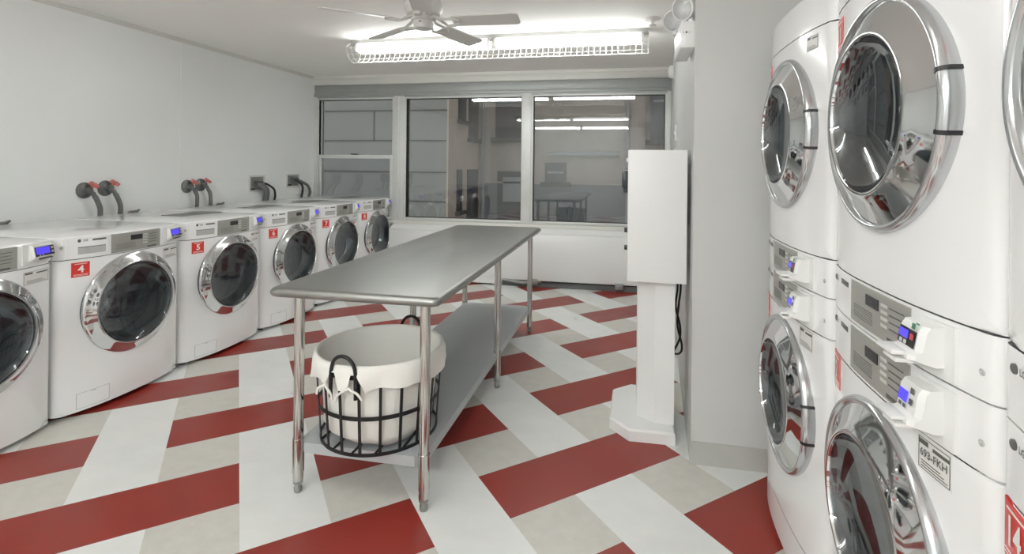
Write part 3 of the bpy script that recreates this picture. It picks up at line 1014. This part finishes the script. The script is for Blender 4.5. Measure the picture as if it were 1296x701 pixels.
rows.append(liner_row(lambda th: (.281 + wr(th, 7) * 1.5, th, cuff_bottom(th))))
vs = [(BC[0] + r * math.cos(th), BC[1] + r * math.sin(th), z) for row in rows for r, th, z in row]
for i in range(len(rows) - 1):
    ln.cur = 1 if i >= n_in + 99 else 0
    ln.add([], [])
    for k in range(SEG):
        k2 = (k + 1) % SEG
        ln.f.append((i * SEG + k, i * SEG + k2, (i + 1) * SEG + k2, (i + 1) * SEG + k)); ln.mi.append(0)
ln.v = vs
lo = under(ln.build('canvas_liner', M['canvas'], angle=80), bk)
# ties by the near handle
for da, dx in ((-.28, -.03), (.12, .05)):
    ti = MB()
    a = HA[0] + da
    b0 = Vector((BC[0] + .286 * math.cos(a), BC[1] + .286 * math.sin(a), .50 if da else .475))
    ti.tube(curve([b0, b0 + Vector((dx * .3, -.010, -.004)), b0 + Vector((dx * .8, -.012, -.012)), b0 + Vector((dx * 1.15, -.006, -.038))]), .0045, 8)
    ti.tube(curve([b0, b0 + Vector((-dx * .35, -.012, -.006)), b0 + Vector((-dx * .9, -.010, -.028)), b0 + Vector((-dx * 1.1, -.006, -.055))]), .0045, 8)
    ti.build('tie_cord', M['canvas'], lo)

# ------------------------------------------------------------------ radiator cover under the windows
rc = empty('radiator_cover', (-1.2, 5.75, 0)); tag(rc, 'long white radiator cover under the windows', 'radiator cover')
b = MB()
b.box(-2.80, .455, 5.675, 5.70, .078, .60, .003)
b.box(-2.80, .455, 5.672, WY - .05, .60, .618, .004)
b.quad((-2.80, 5.70, .618), (.455, 5.70, .618), (.455, 5.81, .652), (-2.80, 5.81, .652))
b.box(-2.80, -2.78, 5.69, WY - .02, .0, .61)
b.box(-2.80, -1.42, 5.68, 5.70, .02, .08)
b.box(-1.50, -1.40, 5.64, 5.69, .02, .085, .004)
under(b.build('panel', M['white_metal']), rc)
under(MB().box(-1.40, .455, 5.70, 5.78, .0, .06).build('base_channel', M['pipe_dark'], smooth=False), rc)
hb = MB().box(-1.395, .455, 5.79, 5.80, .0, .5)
under(hb.build('gap_shade_sheet', M['black_gasket'], smooth=False), rc)  # black sheet, puts the shade of the gap under the cover into colour
under(MB().tube([(-1.40, 5.69, .075), (-1.15, 5.66, .05), (-.95, 5.69, .07)], .018, 8).build('valve_pipe', M['galv']), rc)
for x, lbl in ((-1.03, 'white clip on the base of the radiator cover, left one'), (-.08, 'white clip on the base of the radiator cover, right one near the kiosk')):
    under(MB().box(x - .045, x + .045, 5.66, 5.705, .03, .095, .005).build('clip', M['galv'], smooth=True), rc)

# ------------------------------------------------------------------ payment kiosk
kx = empty('payment_kiosk', (.12, 2.85, 0)); tag(kx, 'white card kiosk on an octagonal pedestal beside the gray wall', 'kiosk')
under(MB().box(.002, .288, 2.60, 3.06, .797, 1.455, .004).build('housing', M['white_metal']), kx)
po = MB().prism([(.145, 2.695), (.243, 2.690), (.243, 3.02), (.145, 3.02), (.059, 2.955), (.059, 2.755)], .05, .80)
under(po.build('post', M['white_metal'], smooth=False), kx)
def octo(i):
    return [(.020 + i * .4, 2.60 + i), (.243 - i, 2.605 + i), (.250 - i, 3.13 - i), (.030 + i * .4, 3.15 - i), (-.073 + i, 3.055 - i * .4), (-.080 + i, 2.71 + i * .4)]
ba = MB(); ba.prism(octo(0), 0, .05)
q0, q1 = octo(0), octo(.008)
loops(ba, [(q0, .05), (q1, .06)]); ba.add([(x, y, .06) for x, y in q1], [tuple(range(6))])
under(ba.build('pedestal_base', M['white_metal'], angle=20), kx)
rd = MB().box(-.028, .004, 2.66, 2.80, 1.262, 1.352, .006)
rd.box(-.020, .004, 2.69, 2.77, 1.235, 1.265, .004)
under(rd.build('card_reader', M['teal']), kx)
kn = MB()
for z in (1.045, .955): kn.lathe([(0, .016), (.012, .016), (.014, .0)], lambda a, b, d, z=z: (.002 - d, 2.68 + a, z + b), 16)
under(kn.build('lock', M['black']), kx)
under(MB().box(-.006, .003, 2.66, 2.72, 1.395, 1.415, .002).build('indicator_light', M['white_print']), kx)
cb = MB()
cb.tube(curve([(.27, 2.88, .86), (.272, 2.87, .72), (.262, 2.86, .62), (.285, 2.86, .52), (.285, 2.86, .45), (.258, 2.86, .385), (.252, 2.86, .365), (.285, 2.86, .368), (.296, 2.86, .41), (.272, 2.86, .52), (.278, 2.87, .62), (.288, 2.87, .72), (.285, 2.88, .86)]), .006, 8)
under(cb.build('power_cable', M['cable']), kx)

# ------------------------------------------------------------------ small things on the walls
def wallx(y): return PXN + (.47 - PXN) * (y - PYN) / (WY - PYN)
# emergency light
em = empty('emergency_light', (PXN, 2.6, 2.0)); tag(em, 'white emergency light box with two lamp heads high on the gray wall', 'emergency light')
eb = MB().box(.237, .305, 2.475, 2.80, 1.928, 2.052, .006)
eo = under(eb.build('housing', M['white_metal']), em)
dt = MB()
for x in (.249, .263, .277):
    dt.lathe([(0, .0015), (.0045 if x == .263 else .002, .0015), (.0045 if x == .263 else .002, 0)], lambda a, b, d, x=x: (x + a, 2.475 - d, 2.0 + b), 12)
dto = under(dt.build('test_button', M['black']), em)
for (y, px_) in ((2.52, .262), (2.72, .235)):
    hd = MB()
    hd.lathe([(.012, 2.05), (.014, 2.062), (.010, 2.07), (.010, 2.085)], zfn(px_, y), 14)
    c0 = Vector((px_, y, 2.125)); dirv = Vector((-.55, -.75, -.25)).normalized()
    e1 = dirv.cross(Vector((0, 0, 1))).normalized(); e2 = dirv.cross(e1)
    lf = lambda a, b, d, c0=c0, dirv=dirv, e1=e1, e2=e2: tuple(c0 + e1 * a + e2 * b + dirv * d)
    hd.lathe([(0, -.055), (.03, -.05), (.048, -.025), (.056, .01), (.056, .03), (.050, .032), (.030, .0), (0, -.02)], lf, 28)
    ho = under(hd.build('lamp_head', M['white_metal']), em)
    lens = MB().lathe([(.052, .031), (.03, .038), (0, .04)], lf, 28).build('lens', M['clear'], ho, face=(-.55, -.75, -.25))
# alarm bell, switch plates
y = 5.30
bl = MB().lathe([(.0, .05), (.03, .05), (.055, .042), (.065, .025), (.066, .0)], lambda a, b, d: (wallx(y) - d, y + a, 2.33 + b), 28)
tag(bl.build('smoke_alarm', M['white_metal']), 'small round white alarm on the gray wall near the window corner', 'alarm')
y = 4.55
sp = MB().box(wallx(y) - .008, wallx(y) + .004, y - .04, y + .04, 1.60, 1.735, .003)
sp.box(wallx(y) - .016, wallx(y), y - .012, y + .012, 1.65, 1.685, .003)
tag(sp.build('light_switch', M['plastic']), 'white switch plate on the gray wall above the kiosk, upper one', 'switch')
sp = MB().box(wallx(y) - .008, wallx(y) + .004, y - .04, y + .04, 1.40, 1.535, .003)
sp.box(wallx(y) - .012, wallx(y), y - .018, y + .018, 1.44, 1.495, .003)
tag(sp.build('wall_outlet', M['plastic']), 'white outlet plate right behind the top of the kiosk', 'outlet')
# sprinkler
sk = empty('sprinkler_head', (.172, 3.9, CZ)); tag(sk, 'white sprinkler head on the ceiling near the gray wall', 'sprinkler')
under(MB().lathe([(.06, CZ), (.055, CZ - .008), (.02, CZ - .012), (.014, CZ - .03), (0, CZ - .03)], zfn(.172, 3.9), 24).build('escutcheon', M['fan']), sk)
under(MB().lathe([(.0, CZ - .05), (.028, CZ - .05), (.028, CZ - .047), (.008, CZ - .045), (.006, CZ - .03)], zfn(.172, 3.9), 16).build('deflector', M['fan']), sk)

# water valves and hoses on the left wall
def valve(y, z, yb, label, group='water valves above the washers'):
    e = empty('water_valve', (WX, y, z)); tag(e, label, 'valve', group)
    fx = lambda a, b, d: (WX + d, y + a, z + b)
    fl_ = MB().lathe([(.060, .0), (.058, .010), (.045, .020), (.025, .026), (.020, .036), (.024, .038), (.024, .056), (0, .058)], fx, 28)
    fl_.tube([(WX + .044, y, z), (WX + .056, y + .022, z - .022), (WX + .058, y + .034, z - .05)], .015, 10)
    under(fl_.build('flange', M['valve']), e)
    h = MB()
    c0 = Vector((WX + .055, y + .030, z + .040)); ax = Vector((.5, .35, .79)).normalized()
    e1 = ax.cross(Vector((0, 1, 0))).normalized(); e2 = ax.cross(e1)
    pf = lambda a, b, d: tuple(c0 + e1 * a + e2 * b + ax * d)
    SEGH = 40
    for (d0, d1) in ((-.010, .012),):
        pts = []
        for k in range(SEGH):
            th = 2 * PI * k / SEGH
            R = .030 + .005 * math.cos(6 * th)
            pts.append((R * math.cos(th), R * math.sin(th)))
        h.add([pf(a, b, d0) for a, b in pts] + [pf(a, b, d1) for a, b in pts], [(k, (k + 1) % SEGH, SEGH + (k + 1) % SEGH, SEGH + k) for k in range(SEGH)] + [tuple(range(SEGH)), tuple(range(SEGH, 2 * SEGH))])
    h.tube([pf(0, 0, -.05), pf(0, 0, .0)], .009, 10)
    under(h.build('handle', M['valve_red']), e)
    hs = MB().tube(curve([(WX + .058, y + .034, z - .045), (WX + .060, y + .052, z - .085), (WX + .052, yb - .008, z - .14), (WX + .042, yb, z - .20), (WX + .036, yb, z - .28), (WX + .032, yb, z - .5)]), .017, 12)
    under(hs.build('hose', M['hose']), e)
valve(3.045, 1.158, 3.130, 'red-handled water valve with gray hose, leftmost on the wall above machine 4')
valve(3.200, 1.168, 3.285, 'red-handled water valve with gray hose, right one of the pair above machine 4')
valve(3.935, 1.155, 4.005, 'red-handled water valve with gray hose, left one of the pair above machine 5')
valve(4.085, 1.164, 4.160, 'red-handled water valve with gray hose, right one of the pair above machine 5')
def outlet_box(y0, y1, z0, z1, hs, label):
    e = empty('washer_outlet_box', (WX, (y0 + y1) / 2, z0)); tag(e, label, 'outlet box', 'recessed outlet boxes above the washers')
    f = MB()
    b_ = .018
    for (a, b, c, d) in ((y0 - b_, y1 + b_, z1, z1 + b_), (y0 - b_, y1 + b_, z0 - b_, z0), (y0 - b_, y0, z0, z1), (y1, y1 + b_, z0, z1)):
        f.box(WX, WX + .012, a, b, c, d, .002)
    under(f.build('frame', M['trim']), e)
    g = MB().box(WX, WX + .005, y0, y1, z0, z1)
    g.cur = 1; g.box(WX + .003, WX + .010, y0 + .005, y0 + (y1 - y0) * .35, z0, z0 + .02)
    under(g.build('box', [M['galv'], M['black']], smooth=False), e)
    v = MB()
    for yy in (.35, .62): v.tube([(WX, y0 + (y1 - y0) * yy, z0 + .085), (WX + .05, y0 + (y1 - y0) * yy, z0 + .085)], .014, 10)
    v.box(WX + .045, WX + .06, y0 + (y1 - y0) * .28, y0 + (y1 - y0) * .70, z0 + .078, z0 + .094, .003)
    under(v.build('shutoff', M['valve']), e)
    for (ya, yb, m, r) in hs:
        h = MB().tube(curve([(WX + .02, ya, z0 + .07), (WX + .055, ya + .02, z0 + .05), (WX + .07, (ya + yb) / 2 + .02, z0), (WX + .045, yb, z0 - .08), (WX + .032, yb, z0 - .16), (WX + .03, yb, z0 - .4)]), r, 10)
        under(h.build('hose', m), e)
outlet_box(4.72, 4.92, 1.085, 1.225, ((4.80, 4.90, M['hose'], .02), (4.84, 4.94, M['hose'], .018), (4.92, 5.06, M['hose_dark'], .012)), 'recessed gray outlet box with hoses above machine 6')
outlet_box(5.32, 5.52, 1.110, 1.235, ((5.43, 5.55, M['hose_dark'], .013), (5.48, 5.70, M['hose'], .017)), 'recessed gray outlet box with hoses nearest the window')
for y, lb in ((2.52, 'dark drain hose elbow behind the machine left of number 4'), (3.405, 'dark drain hose elbow between the two pairs of valves'), (4.29, 'dark drain hose elbow right of the second pair of valves')):
    h = MB().tube([(WX + .03, y - .05, .0), (WX + .03, y - .05, .94), (WX + .035, y - .03, .966), (WX + .035, y + .02, .970), (WX + .03, y + .05, .985)], [.02, .02, .018, .014, .006], 10)
    tag(h.build('drain_hose', M['hose']), lb, 'hose')

# ------------------------------------------------------------------ ceiling fan
FX, FY_ = -1.232, 2.93
fn_ = empty('ceiling_fan', (FX, FY_, CZ)); tag(fn_, 'white five-blade ceiling fan in front of the light fixture', 'ceiling fan')
m_ = MB().lathe([(0, CZ), (.075, CZ), (.08, CZ - .03), (.055, CZ - .06), (.02, CZ - .065), (.016, CZ - .075), (.05, CZ - .08), (.105, CZ - .10), (.118, CZ - .13), (.116, CZ - .165), (.10, CZ - .19), (.075, CZ - .20)], zfn(FX, FY_), 40)
under(m_.build('motor_housing', M['fan']), fn_)
m2 = MB().lathe([(.074, CZ - .20), (.076, CZ - .225), (.062, CZ - .232), (.058, CZ - .262), (.05, CZ - .275), (.0, CZ - .278)], zfn(FX, FY_), 32)
sw = under(m2.build('switch_cup', M['fan']), fn_)
st = MB().lathe([(0, .003), (.005, .003), (.005, 0)], lambda a, b, d: (FX + .004 + a, FY_ - .062 - d, CZ - .245 + b), 12)
under(st.build('screw', M['black']), fn_)
for k in range(5):
    a = math.radians(2 + 72 * k)
    zc = CZ - .232
    ca, sa = math.cos(a), math.sin(a)
    def P(rad, tan, z, ca=ca, sa=sa): return (FX + rad * ca - tan * sa, FY_ + rad * sa + tan * ca, z)
    pit = math.radians(-13)
    bl = MB()
    pts = [(.185, -.045), (.20, -.055), (.56, -.066), (.585, -.060), (.595, -.045), (.595, .045), (.585, .060), (.56, .066), (.20, .055), (.185, .045)]
    top = [P(r, t_ * math.cos(pit), zc + t_ * math.sin(pit) + .004) for r, t_ in pts]
    bot = [P(r, t_ * math.cos(pit), zc + t_ * math.sin(pit) - .004) for r, t_ in pts]
    n = len(pts)
    bl.add(top + bot, [tuple(range(n)), tuple(reversed(range(n, 2 * n)))] + [(i, (i + 1) % n, n + (i + 1) % n, n + i) for i in range(n)])
    bo = under(bl.build('blade', M['fan'], smooth=False), fn_)
    ir = MB()
    for sg in (-1, 1):
        ir.tube([P(.07, sg * .012, CZ - .205), P(.105, sg * .022, CZ - .222), P(.145, sg * .04, zc - .010 + sg * .04 * math.sin(pit)), P(.19, sg * .04, zc - .008 + sg * .04 * math.sin(pit)), P(.225, sg * .015, zc - .008 + sg * .015 * math.sin(pit))], .009, 8)
    ir.build('blade_bracket', M['fan'], bo)

# ------------------------------------------------------------------ fluorescent fixtures
def fixture(cx, cy, L, label, tubes):
    e = empty('fluorescent_fixture', (cx, cy, CZ)); tag(e, label, 'light fixture', 'ceiling strip lights')
    xa, xb = cx - L / 2, cx + L / 2
    hz = CZ - .055
    h = MB()
    h.prism([(-.055, 0), (.055, 0), (.055, -.03), (.03, -.055), (-.03, -.055), (-.055, -.03)], xa, xb)
    h.v = [(c, cy + a, CZ - .001 + b) for a, b, c in h.v]
    under(h.build('housing', M['fixture_body'], smooth=False), e)
    for s_ in (-1, 1):
        for q in (0, 1):
            x0_, x1_ = (xa + .06, cx - .04) if q == 0 else (cx + .04, xb - .06)
            tb = MB().tube([(x0_, cy + s_ * .045, hz - .03), (x1_, cy + s_ * .045, hz - .03)], .018, 14)
            to = under(tb.build('tube', tubes), e)
            for xx, sg in ((x0_, -1), (x1_, 1)):
                sk_ = MB(); sk_.box(min(xx, xx + sg * .02), max(xx, xx + sg * .02), cy + s_ * .045 - .014, cy + s_ * .045 + .014, hz - .05, hz + .01, .002)
                sk_.build('lamp_holder', M['fan'], to)
    if True:
        g = MB()
        R, zc = .125, hz - .02
        def gp(th): return (cy + R * math.sin(th), zc - R * 1.0 * math.cos(th) * .95)
        for th in (-1.45, -1.0, -.55, 0, .55, 1.0, 1.45):
            yy, zz = gp(th)
            g.tube([(xa, yy, zz), (xb, yy, zz)], .0024, 5)
        n = int(L / .048)
        for i in range(n + 1):
            x = xa + (xb - xa) * i / n
            g.tube([(x, *gp(-1.57 + 3.14 * k / 10)) for k in range(11)], .0022, 4, cap=False)
        for x in (xa, xb, cx):
            g.tube([(x, *gp(-1.57)), (x, cy - .05, hz + .03)], .003, 5)
            g.tube([(x, *gp(1.57)), (x, cy + .05, hz + .03)], .003, 5)
        under(g.build('wire_guard', M['fan'], angle=60), e)
    return e
fixture(-1.135, 4.19, 2.58, 'lit ceiling strip light with white wire guard, in front of the windows', M['tubelight'])
fixture(-1.2, .75, 2.53, 'ceiling strip light overhead, mirrored as the middle bright streak in the right window', M['tubelight_dim'])
fixture(-1.2, -1.6, 2.53, 'added rear ceiling strip light, out of view, brightening the room', M['tubelight_fill'])  # fill light added behind the camera to lift the whole room

# ------------------------------------------------------------------ world and colour management
w = bpy.data.worlds.new('world'); S.world = w; w.use_nodes = True
bg = w.node_tree.nodes['Background']
bg.inputs['Color'].default_value = (.96, .94, .91, 1); bg.inputs['Strength'].default_value = .72
S.view_settings.view_transform = 'Standard'
S.view_settings.look = 'None'
S.view_settings.gamma = 1.13
S.view_settings.exposure = 0.2
S.cycles.use_denoising = True
S.cycles.max_bounces = 10
S.cycles.diffuse_bounces = 5
S.cycles.glossy_bounces = 5
S.cycles.transparent_max_bounces = 12
S.cycles.sample_clamp_indirect = 6
